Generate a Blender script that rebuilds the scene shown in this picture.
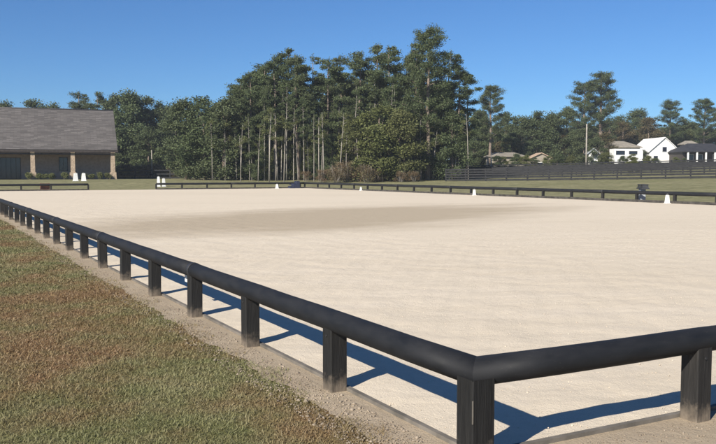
import bpy, math, random
import numpy as np
from mathutils import Vector, Matrix
R = math.radians
S = bpy.context.scene
for o in list(bpy.data.objects): bpy.data.objects.remove(o)
random.seed(7); rng = np.random.default_rng(7)

# ---------------------------------------------------------------- camera, sky, sun
FPX = 815.0; CXP, CYP = 358.0, 222.0; HOR = 172.0; CH = 1.65
PITCH = math.atan((CYP-HOR)/FPX)
cam = bpy.data.cameras.new('camera'); camo = bpy.data.objects.new('camera', cam); S.collection.objects.link(camo)
cam.sensor_fit = 'HORIZONTAL'; cam.sensor_width = 36; cam.lens = 36*FPX/716
cam.clip_start = .05; cam.clip_end = 6000
camo.location = (0, 0, CH); camo.rotation_euler = (R(90)-PITCH, 0, 0); S.camera = camo
SH = Vector((.56, .83)).normalized(); EL = R(32)
sun = bpy.data.lights.new('sun', 'SUN'); suno = bpy.data.objects.new('sun', sun); S.collection.objects.link(suno)
sun.energy = 5.0; sun.angle = R(.53); sun.color = (1, .93, .82)
suno.rotation_euler = Vector((SH.x*math.cos(EL), SH.y*math.cos(EL), -math.sin(EL))).to_track_quat('-Z', 'Y').to_euler()
suno.location = (-20, -30, 30)
W = bpy.data.worlds.new('World'); S.world = W; W.use_nodes = True
nt = W.node_tree; bg = nt.nodes['Background']; sky = nt.nodes.new('ShaderNodeTexSky')
sky.sky_type = 'NISHITA'; sky.sun_disc = False; sky.sun_elevation = EL
sky.sun_rotation = math.atan2(-SH.x, -SH.y); sky.air_density = 1.0; sky.dust_density = 0.0; sky.ozone_density = 4.0; sky.altitude = 800
tint = nt.nodes.new('ShaderNodeMix'); tint.data_type = 'RGBA'; tint.blend_type = 'MULTIPLY'; tint.inputs[0].default_value = 1; tint.inputs[7].default_value = (.46, .72, 1, 1)
nt.links.new(sky.outputs[0], tint.inputs[6]); nt.links.new(tint.outputs[2], bg.inputs[0]); bg.inputs[1].default_value = .067
S.view_settings.view_transform = 'Standard'; S.view_settings.look = 'None'; S.view_settings.gamma = 1
S.view_settings.use_curve_mapping = False; S.view_settings.exposure = 0.62

# ---------------------------------------------------------------- helpers
def ray(px, py):
    d = Vector(((px-CXP)/FPX, 1.0, (CYP-py)/FPX))
    c, s = math.cos(PITCH), math.sin(PITCH)
    return Vector((d.x, d.y*c+d.z*s, d.z*c-d.y*s))
def G(px, py, z=0.0):                     # ground point seen at a pixel
    r = ray(px, py); t = (z-CH)/r.z; return Vector((r.x*t, r.y*t, z))
def AT(px, Y): r = ray(px, HOR); return Vector((r.x/r.y*Y, Y))
def ZT(py, Y): r = ray(CXP, py); return CH+r.z/r.y*Y
C0 = G(475, 465).to_2d()
vp = ray(-79, HOR); Bv = Vector((vp.x, vp.y)).normalized()      # along the long side
Av = Vector((Bv.y, -Bv.x))                                       # along the short side
def uv(p): q = Vector((p[0], p[1]))-C0; return q.dot(Av), q.dot(Bv)
def A(u, v, z=0.0): p = C0+Av*u+Bv*v; return Vector((p.x, p.y, z))
AW = uv(G(716, 205.5))[0]; AL = uv(G(292, 188.3))[1]
YAW = math.atan2(Av.y, Av.x)
print('arena', AW, AL, 'corner', C0, 'yaw', math.degrees(YAW))
def sm(t): t = max(0, min(1, t)); return t*t*(3-2*t)
def gz(x, y):
    u, v = uv((x, y))
    d = math.hypot(max(0, u-AW, -u), max(0, v-AL, -v))
    z = .6*sm((d-3)/28)
    z += .03*max(0, min(130, u-AW-28))*sm((v+20)/60)
    return z

def tag(o, label=None, cat=None, group=None, kind=None):
    if label: o['label'] = label
    if cat: o['category'] = cat
    if group: o['group'] = group
    if kind: o['kind'] = kind
    return o
def empty(name, loc, rz=0, **k):
    o = bpy.data.objects.new(name, None); S.collection.objects.link(o)
    o.location = loc; o.rotation_euler = (0, 0, rz); o.empty_display_size = .3
    return tag(o, **k)
def copy_tree(o, parent=None):
    c = o.copy(); S.collection.objects.link(c); c.parent = parent
    for ch in list(o.children): copy_tree(ch, c)
    return c
class MB:
    def __init__(s): s.v = []; s.f = []; s.sm = []
    def add(s, vs, fs, smooth=False):
        n = len(s.v); s.v += [tuple(v) for v in vs]; s.f += [tuple(i+n for i in f) for f in fs]; s.sm += [smooth]*len(fs)
        return s
    def box(s, c, d, rz=0, taper=1.0, bev=0.0):
        x, y, z = d[0]/2, d[1]/2, d[2]/2; M = Matrix.Rotation(rz, 3, 'Z'); c = Vector(c)
        if bev:
            b = bev; ring = [(-x+b, -y), (x-b, -y), (x, -y+b), (x, y-b), (x-b, y), (-x+b, y), (-x, y-b), (-x, -y+b)]
            def sc(p, k): return (p[0]*(1-k/x), p[1]*(1-k/y))
            L = [[(*p, -z) for p in ring], [(*p, z-b) for p in ring], [(*sc(p, b), z) for p in ring]]
            vs = [M@Vector(p)+c for r in L for p in r]; fs = [tuple(range(7, -1, -1)), tuple(range(16, 24))]
            for k in range(2):
                for i in range(8): j = (i+1) % 8; fs.append((k*8+i, k*8+j, k*8+8+j, k*8+8+i))
            return s.add(vs, fs)
        vs = [M@Vector((sx*x*(taper if sz > 0 else 1), sy*y*(taper if sz > 0 else 1), sz*z))+c for sz in (-1, 1) for sx, sy in ((-1, -1), (1, -1), (1, 1), (-1, 1))]
        return s.add(vs, [(3, 2, 1, 0), (4, 5, 6, 7), (0, 1, 5, 4), (1, 2, 6, 5), (2, 3, 7, 6), (3, 0, 4, 7)])
    def tube(s, pts, rad, n=8, caps=True):
        pts = [Vector(p) for p in pts]; vs = []; fs = []
        if not hasattr(rad, '__len__'): rad = [rad]*len(pts)
        for i, p in enumerate(pts):
            d = (pts[min(i+1, len(pts)-1)]-pts[max(i-1, 0)]).normalized()
            a = d.cross(Vector((0, 0, 1)) if abs(d.z) < .9 else Vector((1, 0, 0))).normalized(); b = a.cross(d)
            vs += [p+(a*math.cos(2*math.pi*k/n)+b*math.sin(2*math.pi*k/n))*rad[i] for k in range(n)]
        for i in range(len(pts)-1):
            for k in range(n): l = (k+1) % n; fs.append((i*n+k, i*n+l, i*n+n+l, i*n+n+k))
        s.add(vs, fs, True)
        if caps:
            m = len(s.v)-len(vs); s.f += [tuple(m+k for k in range(n-1, -1, -1)), tuple(m+(len(pts)-1)*n+k for k in range(n))]; s.sm += [False, False]
        return s
    def prism(s, prof, y0, y1):            # profile in xz extruded along y
        n = len(prof); vs = [(p[0], y0, p[1]) for p in prof]+[(p[0], y1, p[1]) for p in prof]
        fs = [tuple(range(n)), tuple(range(2*n-1, n-1, -1))]+[((i+1) % n, i, n+i, n+(i+1) % n) for i in range(n)]
        return s.add(vs, fs)
    def mesh(s, name, m):
        me = bpy.data.meshes.new(name); me.from_pydata(s.v, [], s.f); me.polygons.foreach_set('use_smooth', s.sm); me.materials.append(m); me.update(); return me
    def build(s, name, m, parent=None, loc=(0, 0, 0)):
        o = bpy.data.objects.new(name, s.mesh(name, m)); S.collection.objects.link(o); o.parent = parent; o.location = loc; return o
def link(name, me, parent, loc=(0, 0, 0)):
    o = bpy.data.objects.new(name, me); S.collection.objects.link(o); o.parent = parent; o.location = loc; return o

# ---------------------------------------------------------------- materials
class NM:
    def __init__(s, name, rough=.8, spec=.3):
        s.m = bpy.data.materials.new(name); s.m.use_nodes = True; s.t = s.m.node_tree; s.b = s.t.nodes['Principled BSDF']
        s.b.inputs['Roughness'].default_value = rough; s.b.inputs['Specular IOR Level'].default_value = spec
    def n(s, typ, **k):
        o = s.t.nodes.new(typ)
        for a, b in k.items(): setattr(o, a, b)
        return o
    def l(s, a, b): s.t.links.new(a, b)
    def pos(s, scale=(1, 1, 1), rz=0, obj=False):
        g = s.n('ShaderNodeTexCoord').outputs['Object'] if obj else s.n('ShaderNodeNewGeometry').outputs['Position']
        mp = s.n('ShaderNodeMapping'); mp.vector_type = 'TEXTURE' if rz else 'POINT'; mp.inputs['Rotation'].default_value = (0, 0, rz)
        if rz:
            s.l(g, mp.inputs[0]); m2 = s.n('ShaderNodeMapping'); m2.inputs['Scale'].default_value = scale; s.l(mp.outputs[0], m2.inputs[0]); return m2.outputs[0]
        mp.inputs['Scale'].default_value = scale; s.l(g, mp.inputs[0]); return mp.outputs[0]
    def noise(s, vec, scale, det=4, rough=.55, lo=.35, hi=.65):
        o = s.n('ShaderNodeTexNoise'); o.inputs['Scale'].default_value = scale; o.inputs['Detail'].default_value = det; o.inputs['Roughness'].default_value = rough
        s.l(vec, o.inputs['Vector']); r = s.n('ShaderNodeMapRange'); r.inputs[1].default_value = lo; r.inputs[2].default_value = hi
        s.l(o.outputs['Fac'], r.inputs[0]); return r.outputs[0]
    def mix(s, f, a, b, mode='MIX'):
        o = s.n('ShaderNodeMix', data_type='RGBA', blend_type=mode)
        for sock, val in ((o.inputs[0], f), (o.inputs[6], a), (o.inputs[7], b)):
            if hasattr(val, 'links') or isinstance(val, bpy.types.NodeSocket): s.l(val, sock)
            elif isinstance(val, (int, float)): sock.default_value = val
            else: sock.default_value = (*val, 1)
        return o.outputs[2]
    def math(s, op, a, b=0.0):
        o = s.n('ShaderNodeMath', operation=op)
        for sock, val in ((o.inputs[0], a), (o.inputs[1], b)):
            if isinstance(val, (int, float)): sock.default_value = val
            else: s.l(val, sock)
        return o.outputs[0]
    def rng(s, v, a, b, c=0, d=1):
        r = s.n('ShaderNodeMapRange'); s.l(v, r.inputs[0])
        for i, x in enumerate((a, b, c, d)): r.inputs[i+1].default_value = x
        return r.outputs[0]
    def col(s, c):
        if isinstance(c, bpy.types.NodeSocket): s.l(c, s.b.inputs['Base Color'])
        else: s.b.inputs['Base Color'].default_value = (*c, 1)
        return s
    def bump(s, h, dist=.01, st=1.0):
        o = s.n('ShaderNodeBump'); o.inputs['Distance'].default_value = dist; o.inputs['Strength'].default_value = st
        s.l(h, o.inputs['Height']); s.l(o.outputs[0], s.b.inputs['Normal']); return s
def simple(name, c, c2=None, scale=6, rough=.8, spec=.3, bump=0, obj=True):
    m = NM(name, rough, spec)
    if c2: 
        f = m.noise(m.pos(obj=obj), scale, 5); m.col(m.mix(f, c, c2))
        if bump: m.bump(f, bump)
    else: m.col(c)
    return m.m

# lawn: mown bermuda, green with dry and rusty patches
def grass_colour(m, blades=False):
    p = m.pos()
    big = m.noise(p, .9, 3, .6, .42, .62); mid = m.noise(m.pos((1.3, 1, 1)), 3.1, 4, .6, .40, .62); rust = m.noise(m.pos((1, .8, 1)), .42, 5, .65, .45, .60)
    fine = m.noise(p, 26, 3, .6, .3, .7)
    green, dry, brown = (.150, .158, .060), (.255, .235, .115), (.20, .16, .080)
    c = m.mix(m.math('MULTIPLY', big, .75), green, dry)
    c = m.mix(m.math('MULTIPLY', mid, .45), c, brown)
    c = m.mix(m.math('MULTIPLY', rust, .72), c, (.235, .118, .062))
    c = m.mix(m.math('MULTIPLY', fine, .35), c, (.27, .25, .13) if blades else (.07, .06, .03))
    return c
m = NM('lawn', .95, .1)
c = grass_colour(m)
p = m.pos()
far = m.noise(m.pos((.05, .35, 1)), 1, 4, .6, .35, .65)
cfar = m.mix(far, (.235, .235, .115), (.33, .30, .175))
cfar = m.mix(m.noise(p, 1.3, 5, .7, .35, .7), cfar, (.12, .115, .055))
ln = m.n('ShaderNodeVectorMath', operation='LENGTH'); m.l(p, ln.inputs[0])
c = m.mix(m.rng(ln.outputs['Value'], 22, 45), c, cfar)
m.col(c).bump(m.noise(p, 22, 5, .7, .2, .8), .03, .8)
M_lawn = m.m
m = NM('grass_blades', .75, .25)
c = grass_colour(m, True)
at = m.n('ShaderNodeAttribute', attribute_name='rnd')
hsv = m.n('ShaderNodeHueSaturation'); m.l(c, hsv.inputs['Color']); m.l(m.rng(at.outputs['Fac'], 0, 1, .74, 1.2), hsv.inputs['Value']); m.l(m.rng(at.outputs['Fac'], 0, 1, 1.08, .85), hsv.inputs['Saturation'])
m.col(hsv.outputs[0]); M_blade = m.m

def sandmat(name, base, wet, light, patch=False, grit=(.30, .25, .20)):
    m = NM(name, .95, .12)
    p = m.pos(); pa = m.pos((1, .35, 1), YAW)
    big = m.noise(m.pos((.035, .11, 1)), 1, 4, .55, .46, .66)
    streak = m.noise(m.pos((.25, 1.3, 1), YAW*.3), 1, 5, .6, .40, .66)
    c = m.mix(m.math('MULTIPLY', big, .3), base, wet)
    c = m.mix(m.math('MULTIPLY', streak, .4), c, light)
    c = m.mix(m.math('MULTIPLY', m.noise(p, 9, 6, .75, .48, .72), .35), c, wet)
    c = m.mix(m.math('MULTIPLY', m.noise(p, 70, 4, .7, .55, .72), .45), c, grit)
    if patch:      # broad damp patch lying diagonally across the far half
        tc = m.n('ShaderNodeNewGeometry'); mp = m.n('ShaderNodeMapping'); mp.vector_type = 'TEXTURE'
        mp.inputs['Location'].default_value = (-.8, 30, 0); mp.inputs['Rotation'].default_value = (0, 0, R(50)); mp.inputs['Scale'].default_value = (16, 6.4, 1)
        m.l(tc.outputs['Position'], mp.inputs[0]); ln = m.n('ShaderNodeVectorMath', operation='LENGTH'); m.l(mp.outputs[0], ln.inputs[0])
        dd = m.math('ADD', ln.outputs['Value'], m.math('MULTIPLY', m.noise(m.pos((.12, .3, 1), YAW), 1, 6, .7, .2, .8), .7))
        fp = m.rng(dd, 1.42, .85); c = m.mix(m.math('MULTIPLY', fp, .95), c, (.415, .345, .25))
    b1 = m.noise(p, 11, 7, .72, .2, .8); b2 = m.noise(p, 60, 4, .7, .2, .8); b3 = m.noise(p, 2.2, 3, .5, .2, .8)
    h = m.math('ADD', m.math('MULTIPLY', b1, .6), m.math('MULTIPLY', b2, .45)); h = m.math('ADD', h, m.math('MULTIPLY', b3, 1.3))
    m.col(c).bump(h, .014 if patch else .022, .7)
    return m
M_sand = sandmat('arena_sand', (.645, .56, .435), (.52, .445, .335), (.70, .62, .505), patch=True, grit=(.45, .38, .29)).m
M_dirt = sandmat('edge_dirt', (.39, .315, .225), (.29, .23, .155), (.50, .42, .31), grit=(.17, .13, .09)).m

def blackwood(name, c1, c2, dust=(.27, .22, .165)):
    m = NM(name, .62, .35)
    g = m.noise(m.pos((14, 14, 1.2), obj=True), 2.2, 5, .7, .35, .7)
    ob = m.n('ShaderNodeObjectInfo')
    c = m.mix(g, c1, c2)
    sp = m.n('ShaderNodeSeparateXYZ'); m.l(m.pos(), sp.inputs[0])
    nz = m.noise(m.pos(), 14, 5, .7, .2, .8)
    f = m.math('MULTIPLY', m.rng(m.math('SUBTRACT', sp.outputs[2], m.math('MULTIPLY', nz, .16)), .055, -.10), .7)
    c = m.mix(f, c, dust)
    m.col(c).bump(g, .003); return m.m
M_post = blackwood('black_stained_post_wood', (.008, .008, .008), (.020, .0195, .0185))
M_postw = blackwood('weathered_black_post_wood', (.011, .0105, .010), (.030, .028, .026))
m = NM('black_pipe', .55, .3)
g = m.noise(m.pos((3, 3, 9), obj=False), 1.4, 5, .65, .3, .7)
sc_ = m.noise(m.pos((1, 1, 3)), 38, 6, .75, .60, .74)
m.col(m.mix(m.math('MULTIPLY', sc_, .5), m.mix(g, (.008, .009, .011), (.017, .018, .021)), (.085, .08, .072))); m.l(m.rng(g, 0, 1, .6, .8), m.b.inputs['Roughness']); M_rail = m.m
M_cap = simple('dull_black_plastic', (.02, .021, .024), (.045, .045, .048), 20, .55)
M_board = simple('grey_edging_timber', (.11, .10, .085), (.19, .17, .145), 5, .9, .2, .003)
M_boardb = simple('dark_edging_timber', (.035, .033, .031), (.085, .078, .07), 5, .9, .2)
M_white = simple('white_plastic', (.80, .80, .78), (.70, .70, .67), 5, .5)
M_screw = simple('galvanised_metal', (.5, .5, .5), None, rough=.4)

# ---------------------------------------------------------------- ground
xs = np.concatenate([-np.geomspace(2500, 120, 14), np.linspace(-112, 150, 66), np.geomspace(160, 2500, 14)])
ys = np.concatenate([-np.geomspace(400, 24, 6), np.linspace(-18, 210, 77), np.geomspace(225, 4500, 16)])
b = MB(); vs = [(x, y, gz(x, y)) for y in ys for x in xs]; nx = len(xs)
b.add(vs, [(j*nx+i, j*nx+i+1, j*nx+nx+i+1, j*nx+nx+i) for j in range(len(ys)-1) for i in range(nx-1)], True)
tag(b.build('ground', M_lawn), kind='structure')
def sheet(name, pts, z, mat):
    b = MB(); b.add([(p.x, p.y, z) for p in pts], [tuple(range(len(pts)))]); return tag(b.build(name, mat), kind='structure')
# dirt margin with a ragged outer edge
def ragged():
    rr = random.Random(3); P = []
    def edge(n, f):
        ph = [rr.uniform(0, 6) for _ in range(5)]
        for i in range(n):
            t = i/n; s = sum(math.sin(t*n*k*.09+ph[q])*.022/(1+q*.3) for q, k in enumerate((1, 2.3, 3.7, 6.1, 9.7)))+rr.uniform(-.03, .03)
            P.append(f(t, s))
    edge(900, lambda t, s: A(-.30-s, (AL+.5)*(1-t)-.3*t))
    edge(130, lambda t, s: A(-.30+(AW+.8)*t, -1.0-s))
    edge(160, lambda t, s: A(AW+.55+s, -.6+(AL+1.1)*t))
    edge(100, lambda t, s: A((AW+.5)*(1-t)-.4*t, AL+.5+s))
    return P
sheet('dirt_margin', ragged(), .004, M_dirt)
# arena sand: gently uneven sheet, finer near the camera
us = np.concatenate([np.linspace(.11, 8, 90), np.linspace(8.25, AW, 60)]); vsq = np.concatenate([np.linspace(.11, 12, 130), np.linspace(12.3, AL, 90)])
def sz(u, v):
    k = min(1, u/.15, v/.15, (AW-u)/.3, (AL-v)/.3)
    return .010+max(0, k)*(.010+.007*math.sin(u*5.1+1.3*math.sin(v*2.3))*math.sin(v*4.3+1.1*math.sin(u*3.7))+.005*math.sin(u*13+v*3)*math.sin(v*17-u*5))
b = MB(); b.add([A(u, v, sz(u, v)) for v in vsq for u in us], [(j*len(us)+i, j*len(us)+i+1, (j+1)*len(us)+i+1, (j+1)*len(us)+i) for j in range(len(vsq)-1) for i in range(len(us)-1)], True)
tag(b.build('arena_sand', M_sand), kind='structure')

# ---------------------------------------------------------------- arena fence
RH, RR = .535, .083
PW = .14
post_me = MB().box((0, 0, .17), (PW, PW, .74), bev=.008).mesh('post', M_post)
post_me2 = MB().box((0, 0, .17), (PW, PW, .74), bev=.008).mesh('post', M_postw)
def fence(label, u0, v0, u1, v1, spacing, first=0.0, board=M_board, bh=.03, inner=1, skip0=False, skip1=False, mitre0=0, mitre1=0, weather=.4, rad=RR):
    p0, p1 = A(u0, v0), A(u1, v1); D = (p1-p0); Ln = D.length; D.normalize(); N = Vector((-D.y, D.x, 0))*inner
    root = empty('arena_fence', p0, math.atan2(D.y, D.x), label=label, cat='fence', group='low black rail fences round the sand arena')
    rr = random.Random(label)
    t = first; pos = []
    while t < Ln-.05: pos.append(t); t += spacing
    if not skip1: pos = [q for q in pos if Ln-q > spacing*.4]+[Ln]
    if skip0: pos = [q for q in pos if q > .3]
    if skip1: pos = [q for q in pos if q < Ln-.3]
    for q in pos:
        o = link('post', post_me2 if rr.random() < weather else post_me, root, (q, rr.uniform(-.008, .008), 0)); o.rotation_euler = (rr.uniform(-.012, .012), rr.uniform(-.012, .012), rr.uniform(-.03, .03))
    # pipes: one length for every three bays, with a narrow sleeve at each joint
    k = 0.0; seg = spacing*3; cuts = []
    a = first if first > .3 else 0.0
    edges = [0.0]+[x for x in np.arange(a+seg, Ln-seg*.5, seg)]+[Ln]
    for i in range(len(edges)-1):
        e0, e1 = edges[i], edges[i+1]
        n = max(2, int((e1-e0)/.6)+1); pts = []
        for j in range(n):
            x = e0+(e1-e0)*j/(n-1); sag = -.006*math.sin(math.pi*((x-first)/spacing % 1))
            pts.append(Vector((x, 0, RH+sag)))
        b = MB(); b.tube(pts, rad, 20)
        me = b.v
        # mitred ends at the corners
        if i == 0 and mitre0:
            for w in range(20): x, y, z = me[w]; me[w] = (x+mitre0*y, y, z)
        if i == len(edges)-2 and mitre1:
            for w in range(20): q = len(pts)*20-20+w; x, y, z = me[q]; me[q] = (x+mitre1*y, y, z)
        b.build('top_rail', M_rail, root)
        if i: MB().tube([(e0-.045, 0, RH), (e0+.045, 0, RH)], rad+.004, 20).build('rail_sleeve', M_cap, root)
    b = MB(); b.box((Ln/2, inner*(PW/2+.022), bh/2-.03), (Ln, .04, bh+.06)); b.build('edging_board', board, root)
    return root
f1 = fence('long black pipe rail fence running from the near corner along the lawn', 0, 0, 0, AL, 1.785, inner=-1, mitre0=-1)
f2 = fence('short black pipe rail fence at the near end, right of the corner post', 0, 0, AW, 0, 1.80, skip0=True, mitre0=1, mitre1=-1, inner=1, weather=1)
vq = None
def v_at(px, u):     # v where the line at u crosses pixel column px
    r = ray(px, HOR); d = Vector((r.x, r.y)); o = C0+Av*u
    # o + Bv*v = d*s
    den = Bv.x*d.y-Bv.y*d.x; return (d.x*o.y-d.y*o.x)/den
def u_at(px, v):
    r = ray(px, HOR); d = Vector((r.x, r.y)); o = C0+Bv*v
    den = Av.x*d.y-Av.y*d.x; return (d.x*o.y-d.y*o.x)/den
v1 = v_at(675.5, AW); print('v post', v1, 'gap u', u_at(88, AL), u_at(156, AL))
f3 = fence('black rail fence on the far long side before the paddocks', AW, 0, AW, AL, 2.55, first=v1 % 2.55, board=M_boardb, bh=.15, inner=1, mitre1=0, weather=.2, rad=.1)
ug0, ug1 = u_at(88, AL), u_at(156, AL)
f4 = fence('short length of dark rail fence in front of the porch building', 0.0, AL, ug0, AL, 2.45, board=M_boardb, bh=.13, inner=-1, skip0=True, weather=.2, rad=.095)
f5 = fence('dark rail fence at the far end in front of the wood, right of the opening', ug1, AL, AW, AL, 2.45, board=M_boardb, bh=.13, inner=-1, skip1=True, weather=.2, rad=.095)
# corner post with its painted edge highlight
b = MB(); b.box((-.0, -.0, .17), (.156, .156, .76), bev=.008)
cp = b.build('corner_post', M_post, f1, (0, 0, 0))
for o in list(f1.children):
    if o.name.startswith('post') and o.location.x < .1: bpy.data.objects.remove(o)
MB().box((-.0785, .076, .33), (.006, .006, .13)).build('edge_highlight', M_board, cp)  # pale strip standing in for the highlight along the post's front edge
# bolts where rail sits on near posts
for root, n in ((f1, 9), (f2, 4)):
    ps = sorted([o for o in root.children if o.name.startswith('post')], key=lambda o: o.location.x)[:n]
    for o in ps:
        sgn = 1 if root is f1 else -1
        bb = MB(); bb.tube([(0, sgn*(PW/2-.002), .425), (0, sgn*(PW/2+.007), .425)], .009, 8); bb.build('bolt', M_cap, o)

# ---------------------------------------------------------------- things along the arena
def marker(px, u=None, v=None, label='', h=.5, w=.24, tilt=0):
    p = A(u, v); 
    r = empty('letter_marker', (p.x, p.y, gz(p.x, p.y)+.012), YAW+random.uniform(-.2, .2), label=label, cat='marker', group='white markers round the arena')
    MB().box((0, 0, h/2), (w, w*.8, h), taper=.62, bev=0).build('body', M_white, r)
    MB().box((0, 0, .015), (w*1.25, w*1.1, .03)).build('foot', M_white, r)
    MB().tube([(-.04, 0, h), (-.04, 0, h+.05), (.04, 0, h+.05), (.04, 0, h)], .008, 6).build('handle', M_white, r)
    return r
marker(0, AW-.35, v_at(668, AW-.35), 'white marker standing against the far side rail beneath the dark roofed house', .44, .22)
marker(0, AW-.3, v_at(474.5, AW-.3), 'white marker at the far side rail, right of the wood', .40, .2)
marker(0, AW-.3, v_at(361, AW-.3), 'white marker at the far side rail before the brown brush', .3, .18)
marker(0, AW-3.2, AL-.35, 'white marker just left of the far arena corner', .42, .28)
for px, lb in ((75.5, 'left one of the two white markers in front of the porch building'), (83.5, 'right one of the two white markers in front of the porch building')):
    marker(0, u_at(px, AL+26), AL+26, lb, .95, .55)
for px, lb, s in ((158.3, 'taller one of the two white markers right of the arena opening', 1.05), (163.5, 'shorter one of the two white markers right of the arena opening', .85)):
    marker(0, u_at(px, AL+10), AL+10, lb, s, .36)
# small white plate hung inside the near fence
vv = v_at(183, .1); p = A(.13, vv, .36)
r = empty('number_plate', p, YAW, label='tiny blank white plate hanging below the long rail near its sixth post', cat='plate')
MB().box((0, 0, 0), (.02, .11, .11), bev=.003).build('plate', M_white, r); MB().tube([(0, 0, .05), (-.02, 0, .12)], .003, 6).build('hook', M_screw, r)
# dark stand by the far side rail
vv = v_at(642, AW+.35); p = A(AW+.45, vv, .02)
r = empty('feed_stand', (p.x, p.y, gz(p.x, p.y)), YAW+R(60), label='dark two lidded stand on a grey pedestal behind the far side rail', cat='stand')
M_dk = simple('dark_plastic', (.03, .033, .035), (.05, .052, .055), 8, .5); M_grey = simple('grey_painted_metal', (.30, .33, .37), (.36, .38, .40), 6, .5)
MB().box((.12, 0, .36), (.36, .28, .72), bev=.01).build('pedestal', M_grey, r)
MB().box((0, 0, .755), (.95, .42, .07), bev=.01).build('shelf', M_dk, r)
for sx in (-1, 1):
    q = MB().box((sx*.26, 0, .87), (.34, .34, .16), taper=.9).build('bucket', M_dk, r); MB().box((sx*.26, 0, .965), (.37, .37, .03), bev=.008).build('lid', M_dk, q)
# mounting block near the far corner
p = A(AW-1.6, AL-.9)
r = empty('mounting_block', (p.x, p.y, .02), YAW, label='dark blue stepped mounting block at the far arena corner', cat='mounting block')
M_blue = simple('dark_blue_plastic', (.02, .025, .05), (.035, .04, .07), 6, .5)
for k in range(3): MB().box((-.35+.35*k, 0, .12*(k+1)), (.34, .6, .24*(k+1)), bev=.01).build('step', M_blue, r)
MB().box((.1, .32, .4), (.9, .03, .1)).build('side_brace', M_blue, r)
# brown crate on the left far fence
ub = u_at(44.5, AL+.4); p = A(ub, AL+.4)
r = empty('wooden_crate', (p.x, p.y, gz(p.x, p.y)), YAW, label='reddish brown wooden crate behind the rail in front of the porch building', cat='crate')
M_crate = simple('reddish_wood', (.13, .055, .035), (.19, .09, .055), 5)
for k in range(4): MB().box((0, -.25, .1+.16*k), (.75, .03, .13)).build('slat', M_crate, r)
for sx in (-1, 1): MB().box((sx*.36, 0, .33), (.03, .5, .66)).build('side_panel', M_crate, r)
MB().box((0, .25, .33), (.75, .03, .6)).build('back_panel', M_crate, r)
# ---------------------------------------------------------------- grass blades & grit (uncountable)
def tri_mesh(name, V, F, mat, rnd=None):
    me = bpy.data.meshes.new(name); me.vertices.add(len(V)); me.vertices.foreach_set('co', V.astype(np.float32).ravel())
    k = F.shape[1]; me.loops.add(F.size); me.loops.foreach_set('vertex_index', F.astype(np.int32).ravel())
    me.polygons.add(len(F)); me.polygons.foreach_set('loop_start', np.arange(0, F.size, k, dtype=np.int32))
    if rnd is not None:
        a = me.attributes.new('rnd', 'FLOAT', 'POINT'); a.data.foreach_set('value', rnd.astype(np.float32))
    me.materials.append(mat); me.update(calc_edges=True); me.validate(); return me
N = 750000
px = rng.uniform(-260, 520, N); Y = np.exp(rng.uniform(np.log(3.4), np.log(34), N)); X = (px-CXP)/FPX*Y
U = (X-C0.x)*Av.x+(Y-C0.y)*Av.y; V_ = (X-C0.x)*Bv.x+(Y-C0.y)*Bv.y
edge = -.19+.07*np.sin(V_*3.1)+.05*np.sin(V_*7.7+1)+.04*np.sin(V_*17+2)-rng.exponential(.06, N)
strag = rng.random(N) < .03
near = (V_ < -1.0-np.abs(rng.normal(0, .06, N)))
keep = (U < edge) | near | (strag & (U < -.12) & (V_ > 0))
# clumpy density
dn = np.sin(X*5.3+1.7*np.sin(Y*3.1))*np.sin(Y*4.7+1.3*np.sin(X*2.9))+.6*np.sin(X*13+Y*7)*np.sin(Y*15-X*4)
keep &= rng.random(N) < (.78+.22*dn)
X, Y = X[keep], Y[keep]; n = len(X)
s = np.sqrt(np.maximum(Y, 4)/5)
hgt = rng.gamma(4, .0036, n)*(.9+.25*(s-1)); wd = rng.uniform(.0012, .0027, n)*s**1.6; th = rng.uniform(0, 6.283, n); lean = rng.uniform(.3, 2.6, n)*hgt
dx, dy = np.cos(th), np.sin(th); ph = th+rng.uniform(.8, 2.2, n); ex, ey = np.cos(ph), np.sin(ph)
P = np.zeros((n, 5, 3))
z0 = 0.0
P[:, 0] = np.stack([X-ex*wd, Y-ey*wd, np.full(n, z0)], 1); P[:, 1] = np.stack([X+ex*wd, Y+ey*wd, np.full(n, z0)], 1)
mx, my = X+dx*lean*.4, Y+dy*lean*.4
P[:, 2] = np.stack([mx+ex*wd*.8, my+ey*wd*.8, hgt*.65], 1); P[:, 3] = np.stack([mx-ex*wd*.8, my-ey*wd*.8, hgt*.65], 1)
P[:, 4] = np.stack([X+dx*lean, Y+dy*lean, hgt], 1)
base = np.arange(n)[:, None]*5
F = np.concatenate([base+np.array([[0, 1, 2]]), base+np.array([[0, 2, 3]]), base+np.array([[3, 2, 4]])])
rv = np.repeat(rng.random(n), 5)
o = bpy.data.objects.new('grass', tri_mesh('grass', P.reshape(-1, 3), F, M_blade, rv)); S.collection.objects.link(o)
tag(o, 'short patchy green and rusty brown grass left of the long rail fence', 'grass', kind='stuff')
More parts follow.
